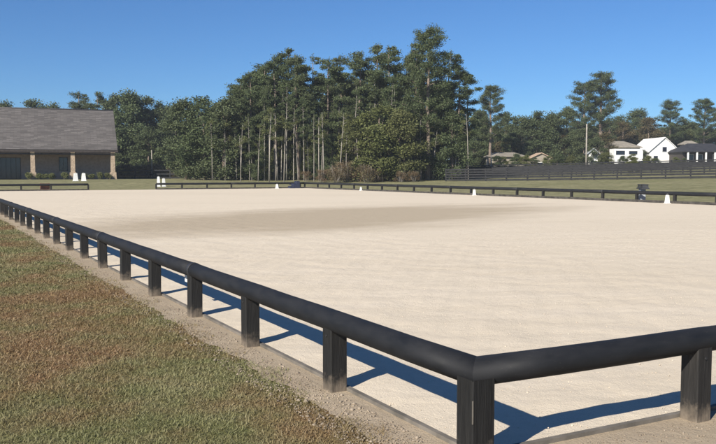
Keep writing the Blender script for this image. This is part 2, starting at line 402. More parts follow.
# grit and clods
def rocks(name, pts, sizes, mat, label, cat):
    k = len(pts); ico = np.array([(1, 0, 0), (-1, 0, 0), (0, 1, 0), (0, -1, 0), (0, 0, 1), (0, 0, -1)], float)
    fc = np.array([(0, 2, 4), (2, 1, 4), (1, 3, 4), (3, 0, 4), (2, 0, 5), (1, 2, 5), (3, 1, 5), (0, 3, 5)])
    V = ico[None]*rng.uniform(.6, 1.3, (k, 6, 1))*sizes[:, None, None]; V[:, :, 2] *= .6; a = rng.uniform(0, 6.28, k)
    c, s_ = np.cos(a)[:, None], np.sin(a)[:, None]; x = V[:, :, 0]*c-V[:, :, 1]*s_; y = V[:, :, 0]*s_+V[:, :, 1]*c
    V[:, :, 0] = x; V[:, :, 1] = y; V += pts[:, None, :]
    F = (fc[None]+np.arange(k)[:, None, None]*6).reshape(-1, 3)
    o = bpy.data.objects.new(name, tri_mesh(name, V.reshape(-1, 3), F, mat)); S.collection.objects.link(o); tag(o, label, cat, kind='stuff')
def apts(u, v, z): return np.stack([C0.x+Av.x*u+Bv.x*v, C0.y+Av.y*u+Bv.y*v, z], 1)
k = 9000; v = np.exp(rng.uniform(np.log(.6), np.log(22), k))-1.4; u = rng.uniform(-.5, -.02, k)
k2 = 5000; u2 = rng.uniform(-.4, 7, k2); v2 = rng.uniform(-1.0, -.02, k2)
P1 = apts(np.r_[u, u2], np.r_[v, v2], np.full(k+k2, .007))
rocks('grit', P1, rng.gamma(2, .0022, k+k2)+.0015, simple('pale_grit', (.36, .30, .23), (.20, .16, .12), 3, .95, obj=False), 'loose pale grit and dirt crumbs along the foot of the rail fence', 'grit')
k = 7000; u = rng.uniform(.1, 9, k); v = np.exp(rng.uniform(np.log(.9), np.log(13), k))-.8
rocks('sand_clods', apts(u, v, np.full(k, .02)), rng.gamma(2, .0013, k)+.0015, simple('sand_clod', (.66, .56, .44), (.55, .46, .35), 3, .95, obj=False), 'small loose clods of sand scattered over the near arena surface', 'sand')
# ---------------------------------------------------------------- porch building on the left
M_roof = NM('grey_brown_shingles', .9, .15)
m = M_roof; pp = m.pos(obj=True)
br = m.n('ShaderNodeTexBrick'); br.inputs['Scale'].default_value = 1.0; br.inputs['Brick Width'].default_value = .9; br.inputs['Row Height'].default_value = .28; br.inputs['Mortar Size'].default_value = .02
br.inputs['Color1'].default_value = (.078, .073, .070, 1); br.inputs['Color2'].default_value = (.145, .134, .127, 1); br.inputs['Mortar'].default_value = (.08, .07, .065, 1); br.inputs['Bias'].default_value = 0
m.l(pp, br.inputs['Vector'])
c = m.mix(m.math('MULTIPLY', m.noise(m.pos((.3, 1.2, 1.2), obj=True), .8, 5, .65, .4, .65), .6), br.outputs['Color'], (.085, .078, .075))
m.col(c).bump(br.outputs['Fac'], .02, .4); M_roof = m.m
M_wallb = simple('red_brown_plank_wall', (.36, .26, .19), (.45, .34, .25), 3, .85)
M_stone = simple('tan_stone_column', (.42, .33, .24), (.30, .235, .17), 4, .9, .2, .02)
M_trim = simple('dark_brown_trim', (.035, .028, .024), (.055, .045, .04), 4, .6)
M_glass = NM('dark_glass', .08, .6).col((.012, .016, .028)).m
M_conc = simple('pale_concrete', (.42, .40, .36), (.34, .32, .29), 2, .9)
BR = R(20); YE = 118.0
e = AT(118, YE); zg = gz(e.x, e.y)
ang = BR; bld = empty('porch_building', (e.x, e.y, zg), ang, label='long low building with a grey brown shingle roof and a tan pillared porch', cat='building')
ze = ZT(150, YE)-zg; zr = ZT(110.5, YE+8)-zg; LB = 30.0
run = 8.6
b = MB(); th = .16     # roof: slopes back along +y
b.prism([(0, 0)]*0 or [(0, 0), (1, 0), (1, 1)], 0, 0) if False else None
def slope(y0, z0, y1, z1, x0, x1, t=.16):
    q = MB(); q.add([(x0, y0, z0), (x1, y0, z0), (x1, y1, z1), (x0, y1, z1), (x0, y0, z0-t), (x1, y0, z0-t), (x1, y1, z1-t), (x0, y1, z1-t)],
        [(0, 1, 2, 3), (7, 6, 5, 4), (0, 4, 5, 1), (1, 5, 6, 2), (2, 6, 7, 3), (3, 7, 4, 0)]); return q
sl = math.atan2(zr-ze, run); SLn = math.hypot(zr-ze, run)
def slopeobj(name, back):
    q = MB(); q.box((-LB/2, SLn/2, -.08), (LB, SLn, .16)); o = q.build(name, M_roof, bld, (0, 0, ze) if not back else (0, 2*run+.02, ze)); 
    o.rotation_euler = (sl, 0, 0)
    if back: o.rotation_euler = (sl, 0, R(180)); o.location.x = -LB
    return o
slopeobj('roof', False); slopeobj('roof', True)
MB().box((-LB/2, -.07, ze-.22), (LB+.1, .12, .28)).build('gutter', M_trim, bld)
MB().tube([(-LB, run, zr+.0), (0, run, zr+.0)], .12, 8).build('ridge_cap', M_roof, bld)
b = MB(); b.box((-LB/2, .35+1.7, ze-.42), (LB-1.2, 3.3, .06)); b.build('porch_ceiling', M_trim, bld)
MB().box((-LB/2, .55, ze-.55), (LB-.8, .35, .32)).build('beam', M_trim, bld)
# wall with real openings: built from panels
yw = 3.6; def_x = lambda px: None
def lx(px, yl):   # local x on the facade plane y=yl that is seen at a pixel column
    r = ray(px, HOR); d = Vector((r.x, r.y)).normalized(); o = Vector((e.x, e.y))
    ca, sa = math.cos(ang), math.sin(ang); o = o+Vector((-sa, ca))*yl; den = ca*d.y-sa*d.x
    return (d.x*o.y-d.y*o.x)/den
zt = ze-.45
wx0, wx1 = lx(59, yw), lx(68, yw); dx0, dx1 = lx(-4, yw), lx(21, yw); xr = lx(113, yw)
b = MB()
def panel(x0, x1, z0, z1): b.box(((x0+x1)/2, yw+.1, (z0+z1)/2), (x1-x0, .2, z1-z0))
wz0, wz1 = 1.2, 3.2
panel(wx1, xr, -.5, zt); panel(wx0, wx1, -.5, wz0); panel(wx0, wx1, wz1, zt); panel(dx1, wx0, -.5, zt); panel(dx0, dx1, 3.1, zt); panel(-LB+.6, dx0, -.5, zt)
b.build('wall', M_wallb, bld)
b = MB(); hz_ = zt; b.add([(xr-.2, yw+.2, -.5), (xr-.2, 2*run-.6, -.5), (xr-.2, 2*run-.6, zt), (xr-.2, run, zr-.4), (xr-.2, yw+.2, ze+1.9)]+[(xr, yw+.2, -.5), (xr, 2*run-.6, -.5), (xr, 2*run-.6, zt), (xr, run, zr-.4), (xr, yw+.2, ze+1.9)],
    [(4, 3, 2, 1, 0), (5, 6, 7, 8, 9), (0, 1, 6, 5), (1, 2, 7, 6), (2, 3, 8, 7), (3, 4, 9, 8), (4, 0, 5, 9)]); b.build('end_wall', M_wallb, bld)
MB().box((-LB/2, 2*run-.5, zt/2-.25), (LB-1.4, .2, zt+.5)).build('back_wall', M_wallb, bld)
def window(x0, x1, z0, z1, parent, y=yw, mull=1):
    cx = (x0+x1)/2; fr = MB(); t = .09
    for xx in (x0+t/2, x1-t/2): fr.box((xx, y+.03, (z0+z1)/2), (t, .14, z1-z0))
    for zz in (z0+t/2, z1-t/2): fr.box((cx, y+.033, zz), (x1-x0-2*t, .13, t))
    for k in range(mull): xx = x0+(x1-x0)*(k+1)/(mull+1); fr.box((xx, y+.036, (z0+z1)/2), (.05, .12, z1-z0-2*t))
    w = fr.build('window', M_trim, parent); MB().box((cx, y+.09, (z0+z1)/2), (x1-x0-2*t, .02, z1-z0-2*t)).build('pane', M_glass, w); return w
window(wx0, wx1, wz0, wz1, bld)
w = window(dx0, dx1, 0.02, 3.1, bld, mull=4); w.name = 'glass_door'
MB().box((-LB/2, 1.6, -.15), (LB-.6, 4.0, .3)).build('porch_slab', M_conc, bld)
for pxc in (-24, 33, 73, 113):
    xc = lx(pxc, .6)
    q = MB().box((xc, .6, ze/2+.25), (.62, .62, ze-.95), taper=.9).build('pillar', M_stone, bld)
    MB().box((xc, .6, .5), (.95, .95, 1.0), taper=.92).build('pillar_base', M_stone, q)
# low dark shrubs at the porch front
# ---------------------------------------------------------------- foliage and trees
def leafmat(name, c1, c2, c3):
    m = NM(name, .65, .25)
    at = m.n('ShaderNodeAttribute', attribute_name='rnd'); oi = m.n('ShaderNodeObjectInfo')
    c = m.mix(at.outputs['Fac'], c1, c2); c = m.mix(m.math('MULTIPLY', oi.outputs['Random'], .6), c, c3); m.col(c)
    tr = m.n('ShaderNodeBsdfTranslucent'); m.l(c, tr.inputs[0]); mx = m.n('ShaderNodeMixShader'); mx.inputs[0].default_value = .22
    out = m.t.nodes['Material Output']; m.l(m.b.outputs[0], mx.inputs[1]); m.l(tr.outputs[0], mx.inputs[2]); m.l(mx.outputs[0], out.inputs[0]); return m.m
M_pine = leafmat('pine_needles', (.062, .088, .038), (.112, .142, .062), (.095, .108, .052))
M_oak = leafmat('broad_leaves', (.095, .115, .036), (.155, .170, .060), (.12, .12, .05))
M_autumn = leafmat('autumn_leaves', (.105, .085, .040), (.09, .095, .04), (.14, .10, .055))
M_brush = leafmat('dry_brush', (.17, .12, .07), (.11, .10, .05), (.20, .13, .08))
M_bark = simple('pine_bark', (.15, .115, .09), (.25, .205, .17), 5, .95, .1)
M_barkg = simple('grey_bark', (.26, .235, .205), (.36, .33, .29), 5, .95, .1)
class Crown:
    def __init__(s, seed): s.P = []; s.A = []; s.r = np.random.default_rng(seed)
    def clump(s, c, rad, n, size, flat=.6):
        n = int(n*3.0); d = s.r.normal(size=(n, 3)); d /= np.linalg.norm(d, axis=1)[:, None]; q = d*(np.abs(s.r.normal(.62, .3, (n, 1))))*rad; q[:, 2] *= flat
        s.P.append(np.array(c)+q); s.A.append(np.c_[np.full(n, size*.5)*s.r.uniform(.5, 1.4, n), np.clip(s.r.normal(.5, .25, n)+s.r.normal(0, .15), 0, 1)])
    def mesh(s, name, mat, asp=.45):
        P = np.concatenate(s.P); Q = np.concatenate(s.A); n = len(P); sz_ = Q[:, 0]
        a = s.r.normal(size=(n, 3)); a[:, 2] *= .7; a /= np.linalg.norm(a, axis=1)[:, None]; w = s.r.normal(size=(n, 3)); w -= (w*a).sum(1)[:, None]*a; w /= np.linalg.norm(w, axis=1)[:, None]
        V = np.stack([P-a*sz_[:, None]*.5, P+w*(sz_*asp)[:, None], P+a*sz_[:, None]*.5, P-w*(sz_*asp)[:, None]], 1)
        F = np.arange(n*4).reshape(n, 4); return tri_mesh(name, V.reshape(-1, 3), F, mat, np.repeat(Q[:, 1], 4))
def limb(b, p0, p1, r0, r1, rr, n=4):
    p0, p1 = Vector(p0), Vector(p1); L_ = (p1-p0).length
    b.tube([p0+(p1-p0)*t+Vector((rr.uniform(-1, 1), rr.uniform(-1, 1), rr.uniform(-.5, .5)))*L_*.03*(0 < t < 1) for t in (0, .35, .7, 1)], [r0+(r1-r0)*t for t in (0, .35, .7, 1)], n)
def tree_proto(kind, seed):
    """returns (trunk mesh, crown mesh, height, half width)"""
    rr = random.Random(seed); c = Crown(seed); b = MB()
    if kind in ('pine', 'slim', 'sparse'):
        H = 16.0; base = {'pine': .38, 'slim': .55, 'sparse': .40}[kind]; r0 = {'pine': .24, 'slim': .13, 'sparse': .2}[kind]
        lean = rr.uniform(-.4, .4); pts = [(lean*t*t, rr.uniform(-.1, .1)*t, H*t) for t in np.linspace(0, 1, 8)]; pts[0] = (0, 0, -.6)
        b.tube(pts, [r0*(1-.85*t) for t in np.linspace(0, 1, 8)], 6)
        nb = {'pine': 34, 'slim': 16, 'sparse': 22}[kind]; Wd = {'pine': 3.1, 'slim': 1.7, 'sparse': 2.7}[kind]
        for i in range(nb):
            t = base+(1-base)*((i+rr.random())/nb)*.97; z = H*t; k = (t-base)/(1-base)
            Rm = Wd*(.55+.75*k if k < .35 else 1.0-.78*((k-.35)/.65)**1.3)*rr.uniform(.55, 1.15); az = rr.uniform(0, 6.283)
            x0 = lean*t*t; e_ = (x0+math.cos(az)*Rm, math.sin(az)*Rm, z+Rm*rr.uniform(-.05, .35))
            limb(b, (x0, 0, z-.15), e_, .05*(1.3-t), .015, rr, 3)
            for f in ((.55, 1.0) if Rm > 1.2 else (.9,)):
                p = (x0+(e_[0]-x0)*f, e_[1]*f, z+(e_[2]-z)*f)
                c.clump(p, {'pine': .95, 'slim': .7, 'sparse': .62}[kind]*rr.uniform(.7, 1.25)*(1-.25*k), {'pine': 105, 'slim': 80, 'sparse': 75}[kind], .36, .55)
        c.clump((lean, 0, H-.25), .45, 60, .32, 1.3)
        if kind != 'slim':   # dead stubs
            for i in range(6): z = H*rr.uniform(.2, base); az = rr.uniform(0, 6.28); limb(b, (0, 0, z), (math.cos(az)*.9, math.sin(az)*.9, z+.1), .03, .01, rr, 3)
        me = c.mesh(kind+'_crown', M_pine, .3); bark = M_barkg if kind == 'slim' else M_bark
    elif kind == 'tall':        # big open pine, layered sprays
        H = 19.0; b.tube([(0, 0, -.6), (.05, 0, 5), (-.1, 0, 10), (.1, .1, 15), (.0, 0, H)], [.34, .28, .22, .13, .03], 8)
        for i in range(46):
            t = .36+.63*(i+rr.random())/46; z = H*t; k = (t-.36)/.64; Rm = (4.2*(.6+.5*min(1, k*3))*(1-.72*k**1.2))*rr.uniform(.6, 1.12); az = i*2.4+rr.uniform(-.5, .5)
            e_ = (math.cos(az)*Rm, math.sin(az)*Rm, z+Rm*rr.uniform(.1, .65)); limb(b, (0, 0, z-.3), e_, .075*(1.2-t), .015, rr, 4)
            for f in (.45, .75, 1.0):
                q = rr.uniform(-.5, .5); c.clump((e_[0]*f-q*math.sin(az), e_[1]*f+q*math.cos(az), z+(e_[2]-z)*f), .85*rr.uniform(.6, 1.25), 85, .36, .75)
        c.clump((0, 0, H-.3), .5, 60, .32, 1.4); me = c.mesh('tall_crown', M_pine, .3); bark = M_bark
    elif kind in ('bushy', 'oak', 'autumn'):
        H = 10.0; b.tube([(0, 0, -.6), (.1, 0, 2.5), (0, .1, 5), (.1, 0, 8.5)], [.2, .16, .11, .03], 6)
        for i in range(52):
            t = rr.uniform(.07, .97); z = H*t; prof = math.sin(math.pi*min(1, .18+t*.82))**.6; Rm = 2.5*prof*rr.uniform(.35, 1.1); az = rr.uniform(0, 6.28)
            e_ = (math.cos(az)*Rm, math.sin(az)*Rm, z)
            if i % 3 == 0: limb(b, (0, 0, z*.7), e_, .05, .012, rr, 3)
            c.clump(e_, rr.uniform(.6, 1.15), 125 if kind != 'autumn' else 80, .34, .85)
        me = c.mesh(kind+'_crown', {'bushy': M_pine, 'oak': M_oak, 'autumn': M_autumn}[kind], .5); bark = M_bark
    elif kind == 'whip':        # thin bare young trunk with a wisp on top
        H = 10.0; ln = rr.uniform(-.5, .5); b.tube([(0, 0, -.5), (ln*.2, 0, 3.5), (ln*.5, 0, 7), (ln, 0, H)], [.075, .065, .045, .015], 5)
        for i in range(9):
            z = H*rr.uniform(.55, 1); az = rr.uniform(0, 6.28); e_ = (ln*z/H+math.cos(az)*.8, math.sin(az)*.8, z+.5); limb(b, (ln*z/H*.9, 0, z), e_, .02, .008, rr, 3); c.clump(e_, .45, 32, .26, .8)
        me = c.mesh('whip_crown', M_oak, .4); bark = M_barkg
    elif kind == 'brush':
        H = 3.0
        for i in range(16):
            az = rr.uniform(0, 6.28); q = rr.uniform(.3, 1.4); limb(b, (math.cos(az)*.2, math.sin(az)*.2, -.3), (math.cos(az)*q, math.sin(az)*q, rr.uniform(1.6, 3)), .025, .006, rr, 3)
            c.clump((math.cos(az)*q, math.sin(az)*q, rr.uniform(.5, 2.7)), .6, 60, .24, .9)
        me = c.mesh('brush_crown', M_brush, .4); bark = M_barkg
    elif kind == 'shrub':
        H = 1.0; b.tube([(0, 0, -.2), (0, 0, .5)], [.04, .02], 5)
        for i in range(10): az = rr.uniform(0, 6.28); q = rr.uniform(0, .4); c.clump((math.cos(az)*q, math.sin(az)*q, rr.uniform(.25, .75)), .3, 90, .14, .9)
        me = c.mesh('shrub_crown', M_oak, .5); bark = M_bark
    return b.mesh(kind+'_trunk', bark), me, H
PROTO = {}
for k, n in (('pine', 6), ('slim', 4), ('sparse', 3), ('tall', 2), ('bushy', 4), ('oak', 3), ('autumn', 2), ('whip', 4), ('brush', 3), ('shrub', 2)):
    PROTO[k] = [tree_proto(k, 100+i*7+len(k)*31) for i in range(n)]
NAMES = dict(pine='pine_tree', slim='pine_tree', sparse='pine_tree', tall='pine_tree', bushy='evergreen_tree', oak='broadleaf_tree', autumn='broadleaf_tree', whip='young_tree', brush='bush', shrub='shrub')
CATS = dict(bushy='tree', oak='tree', autumn='tree', brush='bush', shrub='shrub')
cnt = {}; REC = []
def tree(kind, px, pytop, Y, label, group=None, w=1.0, H=None, var=None):
    p = AT(px, Y); z = gz(p.x, p.y)
    if H is None: H = ZT(pytop, Y)-z
    i = cnt.get(kind, 0); cnt[kind] = i+1
    tm, cm, H0 = PROTO[kind][(i if var is None else var) % len(PROTO[kind])]; s = H/H0
    r = empty(NAMES[kind], (p.x, p.y, z), (i*2.399) % 6.283, label=label, cat=CATS.get(kind, 'tree'), group=group); r.scale = (s*w, s*w, s)
    if kind in ('slim', 'whip', 'pine'): r.rotation_euler = (random.gauss(0, .022), random.gauss(0, .022), r.rotation_euler.z); q_ = random.uniform(.75, 1.25) if kind != 'pine' else 1; r.scale = (s*w*q_, s*w*q_, s)
    REC.append((px, r)); link('trunk', tm, r); link('crown' if kind not in ('brush', 'shrub') else 'foliage', cm, r); return r
rt = random.Random(11)
# --- skyline of the middle wood, left to right
GM = 'trees of the middle wood'
for a in [
 ('bushy', 186, 101, 112, 'dark rounded evergreen at the left end of the middle wood', 1.25),
 ('pine', 232, 92, 115, 'pine low on the left shoulder behind the evergreens', 1.3),
 ('pine', 246, 79, 116, 'pine filling the left shoulder between the first two tall pines', 1.4),
 ('pine', 258, 72, 117, 'pine filling the left shoulder behind the second and third pines', 1.4),
 ('pine', 270, 64, 118, 'pine standing behind the upper part of the left shoulder', 1.4),
 ('bushy', 205, 98, 110, 'broad evergreen near the left end of the wood, its top bulging', 1.3),
 ('bushy', 224, 99, 108, 'evergreen at the foot of the rising left shoulder of the wood', 1.2),
 ('pine', 239, 84, 112, 'first tall pine on the rising left shoulder of the wood', 1.0),
 ('pine', 252, 73, 110, 'second pine on the rising left shoulder, taller than its left neighbour', 1.0),
 ('pine', 264, 66, 113, 'third pine on the left shoulder, just below the left summit', 1.0),
 ('pine', 276, 57, 110, 'pine just left of the left summit of the wood', 1.05),
 ('pine', 286, 50, 112, 'tall pine forming the left summit of the wood', 1.1),
 ('pine', 299, 56, 110, 'pine just right of the left summit of the wood', .95),
 ('sparse', 313, 57, 114, 'open topped pine between the left summit and the middle hump', 1.0),
 ('pine', 328, 60, 112, 'pine in the shallow saddle of the wood skyline', 1.1),
 ('pine', 343, 57, 116, 'pine on the left slope of the middle hump of the wood', 1.05),
 ('pine', 358, 53, 112, 'full pine just left of the middle hump of the wood', 1.15),
 ('pine', 375, 45, 114, 'pine forming the middle hump of the wood skyline', 1.1),
 ('pine', 389, 47, 111, 'pine on the right side of the middle hump of the wood', 1.05),
 ('pine', 405, 57, 115, 'lower pine left of the tallest pine of the wood', 1.0),
 ('tall', 428, 32, 106, 'tallest pine of the wood with a long bare pale trunk', .98),
 ('pine', 416, 44, 110, 'pine pressed against the left side of the tallest pine', .9),
 ('pine', 443, 52, 112, 'pine close to the right side of the tallest pine', 1.0),
 ('pine', 458, 68, 110, 'round topped pine at the right shoulder of the wood', 1.2),
 ('sparse', 467, 74, 114, 'thin pine on the right edge of the wood shoulder', .9),
 ('oak', 378, 106, 104, 'bright green broadleaf tree low in front of the middle hump', 1.5),
 ('oak', 400, 112, 103, 'bright green broadleaf tree left of the pale bare trunk', 1.3),
 ('oak', 355, 118, 106, 'low green broadleaf tree at the middle of the wood edge', 1.2),
 ('bushy', 452, 112, 106, 'dark lower evergreen at the right edge of the wood', 1.1),
 ('bushy', 414, 104, 108, 'dark evergreen behind the pale bare trunk', 1.2)]:
    tree(a[0], a[1], a[2], a[3], a[4], GM, a[5])
for i in range(30):   # inner rows
    x = 240+(i+rt.random())*7.2; Y = 118+rt.random()*22
    tree(rt.choice(['pine', 'pine', 'slim']), x, (88 if x < 262 else 72)+rt.uniform(0, 26), Y, 'tall pine deep inside the dense middle wood', 'inner pines of the middle wood', 1.15)
for i in range(42):   # trunks showing at the front
    x = 232+(i+rt.random())*4.9; tree('slim', x, (100 if x < 260 else 78)+rt.uniform(0, 34), 105+rt.random()*8, 'slender bare stemmed pine at the front of the middle wood', 'slender front pines of the middle wood', .9)
for i in range(26):
    x = 210+(i+rt.random())*10.2; tree('whip', x, rt.uniform(112, 140), 102+rt.random()*5, 'thin pale sapling at the foot of the middle wood', 'saplings at the wood edge', 1.1)
for i in range(20):
    x = 182+(i+rt.random())*14; tree('bushy', x, rt.uniform(128, 148), 112+rt.random()*14, 'dark evergreen undergrowth tree in the middle wood', 'undergrowth trees of the middle wood', 1.5)
for i in range(15):
    x = 243+(i+rt.random())*7.4; tree(rt.choice(['bushy', 'bushy', 'oak']), x, rt.uniform(132, 154), 107+rt.random()*9, 'low leafy tree among the front trunks of the middle wood', 'low leafy trees among the front trunks', 1.15)
for i in range(12):   # far backing trees
    x = 190+i*24+rt.uniform(-8, 8); tree('bushy', x, rt.uniform(118, 130), 142+rt.random()*8, 'dark tree at the back of the middle wood', 'back row of the middle wood', 1.7)
for k_, (x, y) in enumerate(((336, 165), (346, 161), (357, 167), (366, 163), (377, 168), (389, 166), (401, 170), (321, 169), (306, 171), (414, 170))):
    tree('brush', x, y, 100.5+2.2*(k_ % 3), 'brown dry bush at the foot of the middle wood', 'brown bushes at the wood edge', 1.2)
# --- left tree line, behind the building
GL = 'trees left of the wood behind the porch building'
for a in [('bushy', -18, 104, 150, 'tree top showing at the left picture edge above the roof', 1.2), ('bushy', 4, 103, 152, 'leftmost tree above the shingle roof', 1.0), ('bushy', 34, 101, 155, 'flat topped tree above the left half of the roof', 1.2), ('bushy', 54, 104, 150, 'low tree between the flat topped tree and the pine pair above the roof', .9),
 ('pine', 78, 92, 152, 'left pine of the pair above the right half of the roof', 1.2), ('pine', 101, 93, 150, 'right pine of the pair above the roof corner', 1.1), ('bushy', 118, 96, 148, 'dark tree directly right of the roof corner', 1.1), ('bushy', 133, 93, 145, 'highest dark tree between the roof and the wood', 1.15),
 ('bushy', 148, 98, 148, 'dark tree second right of the highest one beside the building', 1.1), ('bushy', 161, 103, 150, 'dark tree before the dip in the skyline left of the wood', 1.0), ('bushy', 172, 110, 152, 'lowest tree, in the dip in the skyline left of the wood', 1.0)]:
    tree(a[0], a[1], a[2], a[3], a[4], GL, a[5])
for i in range(14):
    x = 105+i*7+rt.uniform(-3, 3); tree('bushy', x, rt.uniform(122, 142), 138+rt.random()*20, 'dark lower tree between the building and the middle wood', 'lower trees beside the building', 1.35)
for i in range(10): tree('brush', 120+i*8, rt.uniform(163, 168), 132, 'dark bush along the foot of the left tree line', 'bushes below the left tree line', 1.6)
# --- right tree line
GR = 'trees of the right tree line'
for a in [('tall', 490, 87, 150, 'feathery palm like pine standing alone right of the wood', 1.1), ('bushy', 477, 112, 165, 'dark tree left of the feathery lone pine', 1.0),
 ('bushy', 506, 113, 168, 'dark tree just right of the feathery lone pine', 1.1), ('bushy', 521, 117, 165, 'low dark tree between the lone pine and the beige shed', 1.2), ('bushy', 536, 112, 166, 'rounded dark tree above the beige sheds', 1.25),
 ('bushy', 553, 113, 165, 'dark tree left of the tall open pine pair', 1.2), ('bushy', 566, 108, 168, 'dark tree touching the left side of the open pine pair', 1.0),
 ('tall', 583, 84, 186, 'left and lower pine of the open pine pair', 1.2), ('tall', 600, 74, 184, 'right and higher pine of the open pine pair', 1.3),
 ('autumn', 622, 120, 205, 'brownish tree right of the open pine pair', 1.1), ('bushy', 637, 110, 210, 'dark tree above the white camper', 1.1), ('autumn', 648, 117, 205, 'rusty brown tree left of the white gabled house', 1.1),
 ('tall', 669, 102, 205, 'pine rising behind the right roof slope of the white gabled house', 1.25), ('bushy', 684, 119, 212, 'low tree in the gap between the two right hand pines', 1.2),
 ('tall', 703, 100, 195, 'pine behind the dark roofed house at the right edge', 1.35), ('bushy', 722, 108, 205, 'tree at the right picture edge behind the dark roof', 1.2), ('pine', 745, 104, 205, 'pine just past the right picture edge', 1.2)]:
    tree(a[0], a[1], a[2], a[3], a[4], GR, a[5])
for i in range(34):
    x = 470+i*9+rt.uniform(-4, 4); tree(rt.choice(['bushy', 'bushy', 'bushy', 'autumn', 'oak']), x, rt.uniform(120, 134), 205+rt.random()*25, 'lower tree in the long tree line behind the far houses', 'back row of the right tree line', 1.5)
for i, x in enumerate((474, 484, 500, 512, 526, 548, 560, 572, 583, 596, 604)):
    tree('autumn' if i % 4 == 2 else 'bushy', x, rt.uniform(128, 142), 160+rt.random()*8, 'leafy lower tree between the wood and the white camper', 'leafy trees before the right tree line', 1.3)
# shrubs before the porch and one among the fences
for i, px_ in enumerate((28, 39, 46, 52, 64, 84, 92, 100, 107)):
    q = lx(px_, -.4); ca, sa = math.cos(ang), math.sin(ang); P_ = Vector((e.x+ca*q+sa*.4, e.y+sa*q-ca*.4))
    r = empty('shrub', (P_.x, P_.y, gz(P_.x, P_.y)), i*1.7, label='low dark shrub planted along the porch front', cat='shrub', group='shrubs along the porch'); r.scale = (1.1, 1.1, rt.uniform(.8, 1.2))
    link('trunk', PROTO['shrub'][i % 2][0], r); link('foliage', PROTO['shrub'][i % 2][1], r)
tree('oak', 633, 157, 118, 'small green bush growing up through the paddock fences below the camper', None, 1.5)
# ---------------------------------------------------------------- paddock fences
M_fence = simple('black_fence_paint', (.010, .0105, .012), (.024, .024, .026), 4, .7, .3, 0)
def paddock(Y0, Y1, px0, px1, h, rails, label, spacing=2.44):
    a, b_ = AT(px0, Y0), AT(px1, Y1); d = b_-a; L_ = d.length; n = int(L_/spacing); a3 = Vector((a.x, a.y, 0))
    root = empty('paddock_fence', (a.x, a.y, 0), math.atan2(d.y, d.x), label=label, cat='fence', group='black board paddock fences')
    g = [gz(a.x+d.x*i/n, a.y+d.y*i/n) for i in range(n+1)]; s_ = L_/n
    pm = MB().box((0, 0, h/2-.05), (.15, .15, h+.2)).mesh('paddock_post', M_fence)
    for i in range(n+1): link('post', pm, root, (i*s_, 0, g[i]))
    for k in range(rails):
        zz = h-.09-k*(h-.25)/(rails-1) if rails > 1 else h-.09; q = MB()
        top = [(i*s_, g[i]+zz) for i in range(n+1)]
        for i in range(n):
            x0, z0_ = top[i]; x1, z1_ = top[i+1]; w_ = .088; ya, yb = -.105, -.078
            q.add([(x0, ya, z0_-w_), (x1, ya, z1_-w_), (x1, ya, z1_+w_), (x0, ya, z0_+w_), (x0, yb, z0_-w_), (x1, yb, z1_-w_), (x1, yb, z1_+w_), (x0, yb, z0_+w_)],
                  [(0, 1, 2, 3), (7, 6, 5, 4), (3, 2, 6, 7), (0, 4, 5, 1)])
        q.build('rail', M_fence, root)
    return root
paddock(101, 85, 446, 770, 1.5, 5, 'nearest black board paddock fence, right of the wood')
paddock(112, 99, 452, 770, 1.5, 5, 'second nearest black board paddock fence, right of the wood')
paddock(122, 112, 452, 770, 1.5, 5, 'third black board paddock fence, behind two others')
paddock(136, 128, 455, 770, 1.6, 5, 'farthest black board paddock fence, in front of the far houses')
paddock(126, 126, 100, 240, 1.4, 3, 'black board fence in front of the left tree line, beside the porch building')
